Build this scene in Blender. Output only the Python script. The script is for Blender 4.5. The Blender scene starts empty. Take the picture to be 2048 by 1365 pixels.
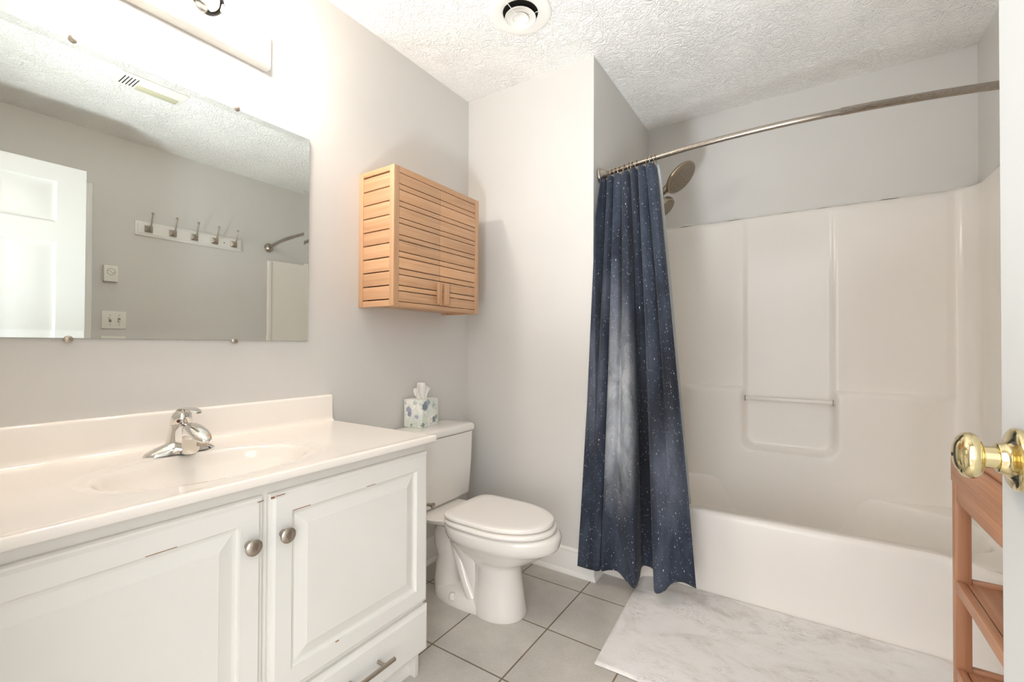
import bpy, bmesh, math, random
from mathutils import Vector, Matrix
random.seed(7)
PI = math.pi
scene = bpy.context.scene
COL = scene.collection
H = 2.44          # ceiling height
W = 2.22          # right wall
YB = 1.943        # wall behind the toilet
XP = 0.747        # corner of the tub alcove
YT = 2.802        # back wall of the alcove

# ------------------------------------------------------------------ camera
cam_d = bpy.data.cameras.new('camera')
cam = bpy.data.objects.new('camera', cam_d)
COL.objects.link(cam)
cam_d.sensor_fit = 'HORIZONTAL'
cam_d.sensor_width = 36.0
cam_d.lens = 36.0 * 893.17 / 2048
cam_d.clip_start = 0.01
cam_d.clip_end = 50
right = Vector((0.83676, 0.54755, 0.00420)); up = Vector((0.00228, -0.01116, 0.99994)); fwd = Vector((-0.54756, 0.83670, 0.01058))
cam.matrix_world = Matrix(((right.x, up.x, -fwd.x, 1.5676), (right.y, up.y, -fwd.y, 0.0), (right.z, up.z, -fwd.z, 1.0801), (0, 0, 0, 1)))
scene.camera = cam

# ------------------------------------------------------------------ world and exposure
world = bpy.data.worlds.new('world'); scene.world = world
world.use_nodes = True
bg = world.node_tree.nodes['Background']
# lit hall beyond the open doorway: pale walls above, darker carpet below
_wt = world.node_tree
_tc = _wt.nodes.new('ShaderNodeTexCoord'); _sx = _wt.nodes.new('ShaderNodeSeparateXYZ'); _rp = _wt.nodes.new('ShaderNodeValToRGB')
_wt.links.new(_tc.outputs['Generated'], _sx.inputs[0]); _mr = _wt.nodes.new('ShaderNodeMapRange')
_mr.inputs['From Min'].default_value = -1; _mr.inputs['From Max'].default_value = 1
_wt.links.new(_sx.outputs[2], _mr.inputs['Value']); _wt.links.new(_mr.outputs[0], _rp.inputs[0])
_rp.color_ramp.elements[0].position = 0.40; _rp.color_ramp.elements[0].color = (0.22, 0.21, 0.20, 1)
_rp.color_ramp.elements[1].position = 0.50; _rp.color_ramp.elements[1].color = (0.97, 0.98, 1.0, 1)
_wt.links.new(_rp.outputs[0], bg.inputs[0]); bg.inputs[1].default_value = 3.6
BULB = 112.0       # emission of the lit globes
fill_d = bpy.data.lights.new('bounced_fill', 'AREA'); fill_d.shape = 'DISK'; fill_d.size = 0.30
fill_d.spread = math.radians(80); fill_d.energy = 9; fill_d.color = (0.87, 0.94, 1.0)
fill_o = bpy.data.objects.new('bounced_fill', fill_d); COL.objects.link(fill_o)       # added fill light low in the doorway, bounced off the ceiling like a strobe
fill_o.location = (1.10, -0.10, 0.50); fill_o.rotation_euler = (math.radians(143), 0, math.radians(5))
scene.view_settings.view_transform = 'Standard'
scene.view_settings.look = 'None'
scene.view_settings.gamma = 1.0
scene.view_settings.use_curve_mapping = False
scene.view_settings.exposure = 0.70
scene.cycles.use_denoising = True
scene.cycles.max_bounces = 14
scene.cycles.diffuse_bounces = 8
scene.cycles.glossy_bounces = 6
scene.cycles.caustics_reflective = False
scene.cycles.caustics_refractive = False
scene.cycles.sample_clamp_indirect = 6.0

# ------------------------------------------------------------------ materials
def lin(c):
    return tuple((x / 255 / 12.92) if x / 255 <= 0.04045 else ((x / 255 + 0.055) / 1.055) ** 2.4 for x in c)

class Mat:
    def __init__(s, name, rgb=(200, 200, 200), rough=0.5, metal=0.0, spec=0.5, coat=0.0):
        s.m = bpy.data.materials.new(name); s.m.use_nodes = True
        s.t = s.m.node_tree; s.b = s.t.nodes['Principled BSDF']
        s.b.inputs['Base Color'].default_value = (*lin(rgb), 1)
        s.b.inputs['Roughness'].default_value = rough
        s.b.inputs['Metallic'].default_value = metal
        s.b.inputs['Specular IOR Level'].default_value = spec
        s.b.inputs['Coat Weight'].default_value = coat
        s.b.inputs['Coat Roughness'].default_value = 0.08
        s._c = None
    def n(s, kind, **kw):
        nd = s.t.nodes.new(kind)
        for k, v in kw.items():
            if k in nd.inputs.keys(): nd.inputs[k].default_value = v
            else: setattr(nd, k, v)
        return nd
    def l(s, a, b): s.t.links.new(a, b)
    def coord(s, out='Object', scale=(1, 1, 1), loc=(0, 0, 0), rot=(0, 0, 0)):
        tc = s.n('ShaderNodeTexCoord'); mp = s.n('ShaderNodeMapping')
        mp.inputs['Scale'].default_value = scale; mp.inputs['Location'].default_value = loc; mp.inputs['Rotation'].default_value = rot
        s.l(tc.outputs[out], mp.inputs[0]); return mp.outputs[0]
    def noise(s, vec, scale=5, detail=3, rough=0.5, dist=0.0):
        nd = s.n('ShaderNodeTexNoise'); nd.inputs['Scale'].default_value = scale; nd.inputs['Detail'].default_value = detail
        nd.inputs['Roughness'].default_value = rough; nd.inputs['Distortion'].default_value = dist
        s.l(vec, nd.inputs['Vector']); return nd.outputs['Fac']
    def ramp(s, fac, stops, interp='LINEAR'):
        nd = s.n('ShaderNodeValToRGB'); cr = nd.color_ramp; cr.interpolation = interp
        while len(cr.elements) > 1: cr.elements.remove(cr.elements[-1])
        for i, (p, c) in enumerate(stops):
            e = cr.elements[0] if i == 0 else cr.elements.new(p)
            e.position = p; e.color = (*c, 1) if len(c) == 3 else c
        s.l(fac, nd.inputs[0]); return nd.outputs[0]
    def mix(s, fac, a, b, mode='MIX'):
        nd = s.n('ShaderNodeMix', data_type='RGBA', blend_type=mode)
        for sock, v in ((nd.inputs[0], fac), (nd.inputs[6], a), (nd.inputs[7], b)):
            if hasattr(v, 'is_linked') or hasattr(v, 'links'): s.l(v, sock)
            elif isinstance(v, (int, float)): sock.default_value = v
            else: sock.default_value = (*v, 1)
        return nd.outputs[2]
    def math(s, op, a, b=0.0, c=0.0):
        nd = s.n('ShaderNodeMath', operation=op)
        for i, v in enumerate((a, b, c)):
            if hasattr(v, 'links'): s.l(v, nd.inputs[i])
            else: nd.inputs[i].default_value = v
        return nd.outputs[0]
    def color(s, sock): s.l(sock, s.b.inputs['Base Color']); return s
    def roughness(s, sock): s.l(sock, s.b.inputs['Roughness']); return s
    def bump(s, h, strength=0.3, dist=0.002):
        nd = s.n('ShaderNodeBump'); nd.inputs['Strength'].default_value = strength; nd.inputs['Distance'].default_value = dist
        s.l(h, nd.inputs['Height']); s.l(nd.outputs[0], s.b.inputs['Normal']); return s

def G(v): return (v, v, v)

m_wall = Mat('wall_paint', (211, 209, 205), 0.55, spec=0.35)
v = m_wall.coord()
m_wall.color(m_wall.ramp(m_wall.noise(v, 1.6, 3), [(0.3, lin((209, 207, 203))), (0.7, lin((213, 211, 207)))]))
m_wall.bump(m_wall.noise(v, 160, 3), 0.12, 0.001)

m_ceil = Mat('ceiling_texture', (246, 244, 240), 0.7, spec=0.25)
v = m_ceil.coord()
na = m_ceil.noise(v, 15, 3, 0.5, 2.2)
nb = m_ceil.noise(v, 36, 2, 0.5, 2.6)
nc = m_ceil.ramp(m_ceil.noise(v, 4, 2), [(0.35, G(0.45)), (0.65, G(1))])
ha = m_ceil.ramp(na, [(0.42, G(0)), (0.5, G(1)), (0.58, G(0.25)), (0.68, G(0.9))])
hb = m_ceil.ramp(nb, [(0.45, G(0)), (0.56, G(1))])
hh = m_ceil.math('MULTIPLY', m_ceil.math('ADD', ha, m_ceil.math('MULTIPLY', hb, 0.6)), nc)
m_ceil.bump(hh, 0.6, 0.010)

def tile_material():
    m = Mat('floor_tile', (170, 163, 152), 0.42, spec=0.45)
    v = m.coord(loc=(-0.745 + 0.305 * 6, -1.51 + 0.305 * 12, 0))
    br = m.n('ShaderNodeTexBrick', offset=0.0, squash=1.0)
    br.inputs['Scale'].default_value = 1.0; br.inputs['Brick Width'].default_value = 0.305; br.inputs['Row Height'].default_value = 0.305
    br.inputs['Mortar Size'].default_value = 0.0032; br.inputs['Mortar Smooth'].default_value = 0.25; br.inputs['Bias'].default_value = 0.0
    br.inputs['Color1'].default_value = (*lin((196, 191, 183)), 1); br.inputs['Color2'].default_value = (*lin((189, 184, 176)), 1)
    br.inputs['Mortar'].default_value = (*lin((126, 111, 94)), 1)
    m.l(v, br.inputs['Vector'])
    v2 = m.coord()
    cl = m.ramp(m.noise(v2, 7, 6, 0.6), [(0.3, G(0.87)), (0.7, G(1.08))])
    cl2 = m.ramp(m.noise(v2, 120, 2), [(0.3, G(0.95)), (0.7, G(1.05))])
    m.color(m.mix(1.0, m.mix(1.0, br.outputs['Color'], cl, 'MULTIPLY'), cl2, 'MULTIPLY'))
    inv = m.math('SUBTRACT', 1.0, br.outputs['Fac'])
    m.bump(m.math('ADD', inv, m.math('MULTIPLY', m.noise(v2, 60, 3), 0.12)), 0.6, 0.002)
    m.roughness(m.ramp(br.outputs['Fac'], [(0, G(0.40)), (1, G(0.85))]))
    return m
m_tile = tile_material()

m_trim = Mat('white_trim_paint', (232, 230, 226), 0.35)
m_door = Mat('white_door_paint', (212, 214, 212), 0.38)
m_cab = Mat('white_cabinet_paint', (226, 224, 218), 0.38)
v = m_cab.coord()
m_cab.color(m_cab.ramp(m_cab.noise(v, 3, 3), [(0.3, lin((223, 221, 215))), (0.7, lin((229, 227, 222)))]))
m_chip = Mat('chipped_paint_wood', (150, 110, 80), 0.7)
m_marble = Mat('cultured_marble', (240, 233, 225), 0.12, spec=0.5, coat=0.3)
v = m_marble.coord()
m_marble.color(m_marble.ramp(m_marble.noise(v, 2.2, 4, 0.5, 1.0), [(0.3, lin((239, 232, 223))), (0.7, lin((243, 237, 230)))]))
m_porc = Mat('white_porcelain', (230, 226, 220), 0.10, coat=0.4)
m_seat = Mat('white_seat_plastic', (236, 232, 226), 0.18)
m_tub = Mat('tub_acrylic', (236, 231, 224), 0.17, spec=0.28)
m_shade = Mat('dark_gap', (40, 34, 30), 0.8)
m_vent_shade = Mat('vent_throat_shade', (26, 23, 20), 0.7, spec=0.1)
m_plastic = Mat('white_plastic', (232, 229, 222), 0.35)
m_lens = Mat('fan_light_lens', (196, 192, 164), 0.3)
m_groove = Mat('moulded_line', (150, 146, 140), 0.5)

def brushed(name, rgb, rough, scale=(1, 1, 1)):
    m = Mat(name, rgb, rough, 1.0)
    v = m.coord(scale=scale)
    m.roughness(m.ramp(m.noise(v, 120, 2), [(0.3, G(rough * 0.8)), (0.7, G(rough * 1.25))]))
    return m
m_nickel = brushed('brushed_nickel', (178, 168, 156), 0.32, (1, 8, 1))
m_rod = brushed('satin_nickel_rod', (166, 157, 146), 0.28, (0.2, 6, 6))
m_bronze = brushed('satin_bronze_nickel', (160, 147, 128), 0.36)
m_chrome = Mat('polished_chrome', (226, 224, 220), 0.06, 1.0)
m_brass = Mat('polished_brass', (226, 210, 164), 0.10, 1.0)
m_redcap = Mat('temperature_button', (70, 22, 26), 0.3)
m_mirror = Mat('mirror_glass', (238, 242, 238), 0.0, 1.0)
m_mirror_edge = Mat('mirror_edge', (120, 132, 124), 0.2)

def wood(name, base, dark, light, axis='Y', grain=26):
    m = Mat(name, base, 0.42, spec=0.4)
    sc = {'X': (0.6, grain, grain), 'Y': (grain, 0.6, grain), 'Z': (grain, grain, 0.6)}[axis]
    sb = {'X': (2.5, 26, 26), 'Y': (26, 2.5, 26), 'Z': (26, 26, 2.5)}[axis]
    v = m.coord(scale=sc); vb = m.coord(scale=sb)
    g = m.ramp(m.noise(v, 3.0, 4, 0.6, 0.4), [(0.25, lin(dark)), (0.5, lin(base)), (0.8, lin(light))])
    geo = m.n('ShaderNodeNewGeometry')
    isl = m.ramp(geo.outputs['Random Per Island'], [(0, G(0.86)), (1, G(1.10))])
    knots = m.ramp(m.noise(vb, 1.1, 2, 0.5), [(0.60, G(1)), (0.72, G(0.84))])
    m.color(m.mix(1.0, m.mix(1.0, g, isl, 'MULTIPLY'), knots, 'MULTIPLY'))
    m.bump(m.noise(v, 4, 3), 0.06, 0.001)
    return m
m_bam_y = wood('bamboo_along_y', (202, 158, 120), (187, 141, 103), (214, 173, 138), 'Y')
m_bam_x = wood('bamboo_along_x', (202, 158, 120), (187, 141, 103), (214, 173, 138), 'X')
m_bam_z = wood('bamboo_upright', (205, 162, 124), (192, 147, 109), (217, 177, 142), 'Z')
m_shelf_y = wood('shelf_wood_along_y', (186, 134, 100), (168, 116, 84), (202, 152, 118), 'Y')
m_shelf_x = wood('shelf_wood_along_x', (186, 134, 100), (168, 116, 84), (202, 152, 118), 'X')
m_shelf_z = wood('shelf_wood_upright', (180, 128, 96), (162, 111, 80), (196, 146, 113), 'Z')

def curtain_material():
    m = Mat('galaxy_print_fabric', (58, 68, 90), 0.8, spec=0.2)
    tc = m.n('ShaderNodeTexCoord'); uv = tc.outputs['UV']
    sep = m.n('ShaderNodeSeparateXYZ'); m.l(uv, sep.inputs[0])
    U, V = sep.outputs[0], sep.outputs[1]           # metres across, metres down
    base = m.ramp(m.noise(uv, 2.6, 5, 0.6, 0.6), [(0.30, lin((30, 34, 44))), (0.50, lin((49, 56, 70))), (0.72, lin((76, 84, 99)))])
    # broad pale nebula in the printed pattern
    def blob(cu, cv, ru, rv):
        a = m.math('DIVIDE', m.math('SUBTRACT', U, cu), ru); b = m.math('DIVIDE', m.math('SUBTRACT', V, cv), rv)
        d = m.math('SQRT', m.math('ADD', m.math('MULTIPLY', a, a), m.math('MULTIPLY', b, b)))
        return m.ramp(d, [(0.25, G(1)), (1.0, G(0))])
    wisps = m.ramp(m.noise(uv, 6, 8, 0.68, 0.4), [(0.24, G(0.1)), (0.60, G(1))])
    neb = m.math('MULTIPLY', blob(0.68, 1.06, 0.34, 0.56), wisps)
    neb2 = m.math('MULTIPLY', m.math('ADD', blob(0.12, 0.98, 0.26, 0.34), m.math('ADD', blob(1.5, 1.32, 0.28, 0.30), blob(0.5, 0.58, 0.3, 0.2))), wisps)
    c1 = m.mix(m.math('MULTIPLY', neb, 0.95), base, lin((190, 194, 200)))
    c2 = m.mix(m.math('MULTIPLY', neb2, 0.55), c1, lin((140, 148, 166)))
    dusk = m.ramp(m.noise(uv, 1.4, 3), [(0.45, G(0)), (0.7, G(0.7))])
    c2 = m.mix(dusk, c2, lin((44, 46, 54)))
    c2 = m.mix(m.math('MULTIPLY', blob(1.06, 1.25, 0.17, 0.75), 0.75), c2, lin((30, 30, 34)))  # dark zone: mostly the fold valley's shade painted in, partly darker print
    def stars(scale, r, amt, seed):
        mp = m.n('ShaderNodeMapping'); mp.inputs['Location'].default_value = (seed, seed * 1.7, 0); m.l(uv, mp.inputs[0])
        vo = m.n('ShaderNodeTexVoronoi', feature='F1'); vo.inputs['Scale'].default_value = scale; m.l(mp.outputs[0], vo.inputs['Vector'])
        sp = m.n('ShaderNodeSeparateColor'); m.l(vo.outputs['Color'], sp.inputs[0])
        rad = m.math('MULTIPLY', m.math('POWER', sp.outputs[0], 3.0), r)
        k = m.math('SUBTRACT', 1.0, m.math('DIVIDE', vo.outputs['Distance'], m.math('ADD', rad, 0.0001)))
        return m.math('MULTIPLY', m.math('MAXIMUM', m.math('MINIMUM', m.math('MULTIPLY', k, 2.5), 1.0), 0.0), amt)
    st = m.math('MAXIMUM', stars(14, 0.085, 0.95, 1.3), m.math('MAXIMUM', stars(38, 0.20, 0.85, 4.1), stars(90, 0.34, 0.55, 7.7)))
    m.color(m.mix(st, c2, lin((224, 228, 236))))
    m.bump(m.noise(uv, 900, 2), 0.1, 0.0005)
    m.b.inputs['Sheen Weight'].default_value = 0.1
    return m
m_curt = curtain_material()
m_liner = Mat('liner_plastic', (206, 214, 216), 0.35)
m_liner.b.inputs['Transmission Weight'].default_value = 0.25

def rug_material():
    m = Mat('rug_pile', (226, 221, 216), 0.95, spec=0.1)
    v = m.coord(scale=(1, 1.8, 1), rot=(0, 0, 0.25))
    a = m.ramp(m.noise(v, 3.2, 7, 0.68, 0.8), [(0.30, lin((212, 205, 198))), (0.46, lin((238, 235, 232))), (0.75, lin((247, 246, 245)))])
    b = m.ramp(m.noise(v, 5.5, 8, 0.72, 0.4), [(0.54, G(1)), (0.68, G(0.80))])
    c = m.mix(1.0, a, b, 'MULTIPLY')
    # fine crackle in a few patches of the print
    vc = m.coord(scale=(26, 90, 26), rot=(0, 0, 0.12))
    cr = m.ramp(m.noise(vc, 1.0, 3, 0.6, 0.5), [(0.485, G(0)), (0.5, G(1)), (0.515, G(0))])
    pt = m.ramp(m.noise(m.coord(loc=(3.1, 0.4, 0)), 5.5, 2), [(0.56, G(0)), (0.64, G(1))])
    m.color(m.mix(m.math('MULTIPLY', m.math('MULTIPLY', cr, pt), 0.8), c, lin((120, 104, 90))))
    vv = m.coord()
    m.bump(m.math('ADD', m.noise(vv, 420, 2), m.math('MULTIPLY', m.noise(m.coord(scale=(60, 190, 60)), 2, 3), 0.8)), 0.55, 0.004)
    return m
m_rug = rug_material()

def tissue_box_material():
    m = Mat('flower_print_card', (226, 232, 222), 0.5)
    v = m.coord()
    c = m.ramp(m.noise(v, 9, 3), [(0.42, lin((238, 238, 232))), (0.66, lin((206, 216, 206)))])
    nz = m.n('ShaderNodeTexNoise'); nz.inputs['Scale'].default_value = 60; nz.inputs['Detail'].default_value = 3
    ctr = m.n('ShaderNodeVectorMath', operation='SUBTRACT'); ctr.inputs[1].default_value = (0.5, 0.5, 0.5)
    sc = m.n('ShaderNodeVectorMath', operation='SCALE'); sc.inputs['Scale'].default_value = 0.026
    wv = m.n('ShaderNodeVectorMath', operation='ADD')
    m.l(v, nz.inputs['Vector']); m.l(nz.outputs['Color'], ctr.inputs[0]); m.l(ctr.outputs[0], sc.inputs[0]); m.l(sc.outputs[0], wv.inputs[0]); m.l(v, wv.inputs[1])
    def petal(p, r, rgb, c, k=0.9):
        d = m.n('ShaderNodeVectorMath', operation='DISTANCE'); d.inputs[1].default_value = p; m.l(wv.outputs[0], d.inputs[0])
        return m.mix(m.ramp(m.math('DIVIDE', d.outputs['Value'], r), [(0.7, G(k)), (1.0, G(0))]), c, lin(rgb))
    for p, r, rgb in (((0.055, -0.036, 0.098), 0.024, (104, 116, 134)), ((0.055, -0.014, 0.112), 0.018, (150, 160, 170)), ((0.052, 0.034, 0.030), 0.017, (108, 120, 130)), ((0.052, 0.050, 0.040), 0.015, (140, 152, 156)),
                      ((0.055, 0.030, 0.095), 0.014, (176, 190, 180)), ((-0.018, -0.062, 0.078), 0.017, (148, 150, 174)), ((-0.012, -0.062, 0.060), 0.014, (128, 134, 164)), ((0.028, -0.062, 0.046), 0.012, (160, 158, 190)),
                      ((0.020, -0.062, 0.110), 0.014, (184, 198, 184)), ((-0.040, -0.060, 0.110), 0.012, (196, 186, 204)), ((0.055, -0.045, 0.015), 0.010, (120, 138, 124)), ((0.0, -0.062, 0.012), 0.010, (140, 154, 144))):
        c = petal(p, r, rgb, c)
    st_ = m.ramp(m.noise(m.coord(scale=(1, 1, 0.7)), 26, 3, 0.5, 1.5), [(0.475, G(0)), (0.495, G(0.55)), (0.515, G(0))])
    m.color(m.mix(st_, c, lin((130, 148, 138))))
    return m
m_tbox = tissue_box_material()
m_tissue = Mat('tissue_paper', (240, 236, 232), 0.9, spec=0.1)

m_bulb = Mat('lit_globe', (255, 250, 240), 0.4)
m_bulb.b.inputs['Emission Color'].default_value = (1.0, 0.90, 0.80, 1)
m_bulb.b.inputs['Emission Strength'].default_value = BULB
m_clear = Mat('clear_globe_glass', (255, 255, 255), 0.02)
tr_ = m_clear.n('ShaderNodeBsdfTransparent'); tr_.inputs[0].default_value = (0.96, 0.94, 0.91, 1)
gl_ = m_clear.n('ShaderNodeBsdfGlossy'); gl_.inputs['Roughness'].default_value = 0.03
fr_ = m_clear.n('ShaderNodeFresnel'); fr_.inputs['IOR'].default_value = 1.45
mx_ = m_clear.n('ShaderNodeMixShader')
m_clear.l(fr_.outputs[0], mx_.inputs[0]); m_clear.l(tr_.outputs[0], mx_.inputs[1]); m_clear.l(gl_.outputs[0], mx_.inputs[2])
m_clear.l(mx_.outputs[0], m_clear.t.nodes['Material Output'].inputs[0])
m_fixture = Mat('white_enamel', (240, 238, 234), 0.2)

# ------------------------------------------------------------------ mesh helpers
class MB:
    def __init__(s): s.bm = bmesh.new()
    def _merge(s, other, mat=None):
        if mat is not None: bmesh.ops.transform(other, matrix=mat, verts=other.verts)
        me = bpy.data.meshes.new('tmp'); other.to_mesh(me); other.free()
        s.bm.from_mesh(me); bpy.data.meshes.remove(me)
    def box(s, x0, x1, y0, y1, z0, z1, bev=0.002, seg=2, mat=None):
        b = bmesh.new(); bmesh.ops.create_cube(b, size=1)
        for v in b.verts: v.co = Vector(((x0 + x1) / 2 + v.co.x * (x1 - x0), (y0 + y1) / 2 + v.co.y * (y1 - y0), (z0 + z1) / 2 + v.co.z * (z1 - z0)))
        bev = min(bev, 0.45 * min(abs(x1 - x0), abs(y1 - y0), abs(z1 - z0)))
        if bev > 0: bmesh.ops.bevel(b, geom=b.edges[:], offset=bev, segments=seg, profile=0.5, affect='EDGES')
        s._merge(b, mat); return s
    def loft(s, rings, closed=True, caps=True):
        R = [[s.bm.verts.new(p) for p in r] for r in rings]
        for a, b in zip(R, R[1:]):
            n = len(a)
            for i in range(n if closed else n - 1):
                j = (i + 1) % n
                try: s.bm.faces.new((a[i], a[j], b[j], b[i]))
                except ValueError: pass
        if caps and closed:
            for r in (R[0], R[-1]):
                try: s.bm.faces.new(r)
                except ValueError: pass
        return s
    def lathe(s, prof, origin, axis=(0, 0, 1), n=32):
        a = Vector(axis).normalized(); t = a.orthogonal().normalized(); u = a.cross(t); o = Vector(origin)
        rings = [[o + a * h + (t * math.cos(2 * PI * i / n) + u * math.sin(2 * PI * i / n)) * max(r, 1e-5) for i in range(n)] for r, h in prof]
        return s.loft(rings)
    def cyl(s, p0, p1, r0, r1=None, n=20):
        p0 = Vector(p0); p1 = Vector(p1); d = p1 - p0
        return s.lathe([(r0, 0), (r0 if r1 is None else r1, d.length)], p0, d, n)
    def tube(s, pts, rad, n=14, caps=True):
        pts = [Vector(p) for p in pts]; N = len(pts)
        rad = rad if isinstance(rad, (list, tuple)) else [rad] * N
        rings = []; prev = None
        for i, p in enumerate(pts):
            d = (pts[min(i + 1, N - 1)] - pts[max(i - 1, 0)]).normalized()
            t = d.orthogonal().normalized() if prev is None else (prev - d * prev.dot(d)).normalized()
            prev = t; u = d.cross(t)
            rings.append([p + (t * math.cos(2 * PI * k / n) + u * math.sin(2 * PI * k / n)) * rad[i] for k in range(n)])
        return s.loft(rings, caps=caps)
    def torus(s, c, axis, R, r, n=24, k=8):
        a = Vector(axis).normalized(); t = a.orthogonal().normalized(); u = a.cross(t); c = Vector(c); rings = []
        for i in range(n + 1):
            th = 2 * PI * (i % n) / n; d = t * math.cos(th) + u * math.sin(th)
            rings.append([c + d * (R + r * math.cos(2 * PI * j / k)) + a * r * math.sin(2 * PI * j / k) for j in range(k)])
        s.loft(rings, caps=False); return s
    def sphere(s, c, r, sc=(1, 1, 1), n=24):
        b = bmesh.new(); bmesh.ops.create_uvsphere(b, u_segments=n, v_segments=n // 2, radius=r)
        s._merge(b, Matrix.Translation(c) @ Matrix.Diagonal((*sc, 1))); return s
    def grid(s, fn, nu, nv):
        V = [[s.bm.verts.new(fn(i / nu, j / nv)) for j in range(nv + 1)] for i in range(nu + 1)]
        for i in range(nu):
            for j in range(nv): s.bm.faces.new((V[i][j], V[i + 1][j], V[i + 1][j + 1], V[i][j + 1]))
        return s
    def prism(s, poly, fn0, fn1):
        """extrude 2-D polygon between two mappings"""
        return s.loft([[fn0(*p) for p in poly], [fn1(*p) for p in poly]])
    def build(s, name, mat, parent=None, ang=38, solid=0.0, subsurf=0, fix=True):
        bm = s.bm
        bmesh.ops.remove_doubles(bm, verts=bm.verts, dist=1e-6)
        if fix: bmesh.ops.recalc_face_normals(bm, faces=bm.faces)
        off = world_loc(parent)
        if parent is not None: bmesh.ops.translate(bm, verts=bm.verts, vec=-off)
        lim = math.radians(ang)
        for e in bm.edges:
            if len(e.link_faces) == 2 and e.calc_face_angle(0) > lim: e.smooth = False
        for f in bm.faces: f.smooth = True
        me = bpy.data.meshes.new(name); bm.to_mesh(me); bm.free()
        me.materials.append(mat.m)
        o = bpy.data.objects.new(name, me); COL.objects.link(o)
        if parent is not None: o.parent = parent
        if subsurf:
            md = o.modifiers.new('subdivision', 'SUBSURF'); md.levels = subsurf; md.render_levels = subsurf
        if solid:
            md = o.modifiers.new('thickness', 'SOLIDIFY'); md.thickness = solid; md.offset = 0
        return o

def world_loc(o):
    v = Vector((0, 0, 0))
    while o is not None: v += o.location; o = o.parent
    return v
def tag(o, label=None, cat=None, group=None, kind=None):
    if label: o['label'] = label
    if cat: o['category'] = cat
    if group: o['group'] = group
    if kind: o['kind'] = kind
    return o
def thing(name, label, cat, loc, group=None):
    o = bpy.data.objects.new(name, None); COL.objects.link(o); o.location = loc; o.empty_display_size = 0.05
    return tag(o, label, cat, group)
def struct(o, label, cat): return tag(o, label, cat, kind='structure')
def smooth(a, b, x):
    t = max(0.0, min(1.0, (x - a) / (b - a))); return t * t * (3 - 2 * t)
def lerp(a, b, t): return a + (b - a) * t
def pw(pts, x):
    if x <= pts[0][0]: return pts[0][1]
    for (a, va), (b, vb) in zip(pts, pts[1:]):
        if x <= b: return lerp(va, vb, (x - a) / (b - a))
    return pts[-1][1]

# ------------------------------------------------------------------ the room
mb = MB().box(-0.12, W + 0.12, -0.12, YT + 0.12, -0.1, 0, 0)
struct(mb.build('floor', m_tile), 'grey beige square tile floor with brown grout', 'floor')
mb = MB().box(-0.12, W + 0.12, -0.12, YT + 0.12, H, H + 0.1, 0)
struct(mb.build('ceiling', m_ceil), 'white ceiling with swirled plaster texture', 'ceiling')
mb = MB().box(-0.12, 0, -0.12, YT + 0.12, 0, H, 0)
struct(mb.build('wall_left', m_wall), 'light grey painted wall behind the mirror and vanity', 'wall')
mb = MB().box(W, W + 0.12, -0.12, YT + 0.12, 0, H, 0)
struct(mb.build('wall_right', m_wall), 'light grey wall with coat hooks, seen in the mirror', 'wall')
mb = MB().box(0, XP, YB, YT + 0.12, 0, H, 0.0)
struct(mb.build('wall_back', m_wall), 'light grey wall behind the toilet, ending at the tub alcove', 'wall')
mb = MB().box(XP, W, YT, YT + 0.12, 0, H, 0)
struct(mb.build('wall_alcove', m_wall), 'grey wall above the tub surround at the back of the alcove', 'wall')
mb = MB().box(0, 0.995, -0.12, 0, 0, H, 0).box(1.782, W, -0.12, 0, 0, H, 0).box(0.995, 1.782, -0.12, 0, 2.06, H, 0)
struct(mb.build('wall_front', m_wall), 'light grey wall with the open doorway', 'wall')

def casing(x0, x1, ztop, at, out, w=0.06, t=0.016):
    """door casing: at(u, w, z) maps along-wall, out-of-wall, height"""
    mb = MB()
    prof = [(0, 0), (0, t * 0.55), (0.012, t), (w - 0.012, t), (w - 0.004, t * 0.7), (w, t * 0.35), (w, 0)]
    for sgn, x in ((-1, x0), (1, x1)):
        mb.prism(prof, lambda a, b: at(x + sgn * a, b, 0), lambda a, b: at(x + sgn * a, b, ztop + a))
    mb.prism(prof, lambda a, b: at(x0 - a, b, ztop + a), lambda a, b: at(x1 + a, b, ztop + a))
    return mb
struct(casing(0.995, 1.782, 2.055, lambda u, o, z: (u, o * 0.75, z), 1, 0.058).build('trim_1', m_trim), 'white casing around the open doorway', 'trim')
struct(casing(0.10, 0.843, 2.04, lambda u, o, z: (W - o, u, z), 1, 0.062).build('trim_2', m_trim), 'white door casing on the hook wall, seen in the mirror', 'trim')
mb = MB().box(0.978, 0.995, -0.12, 0, 0, 2.06, 0.001).box(1.782, 1.797, -0.12, -0.001, 0, 2.06, 0.001)

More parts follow.
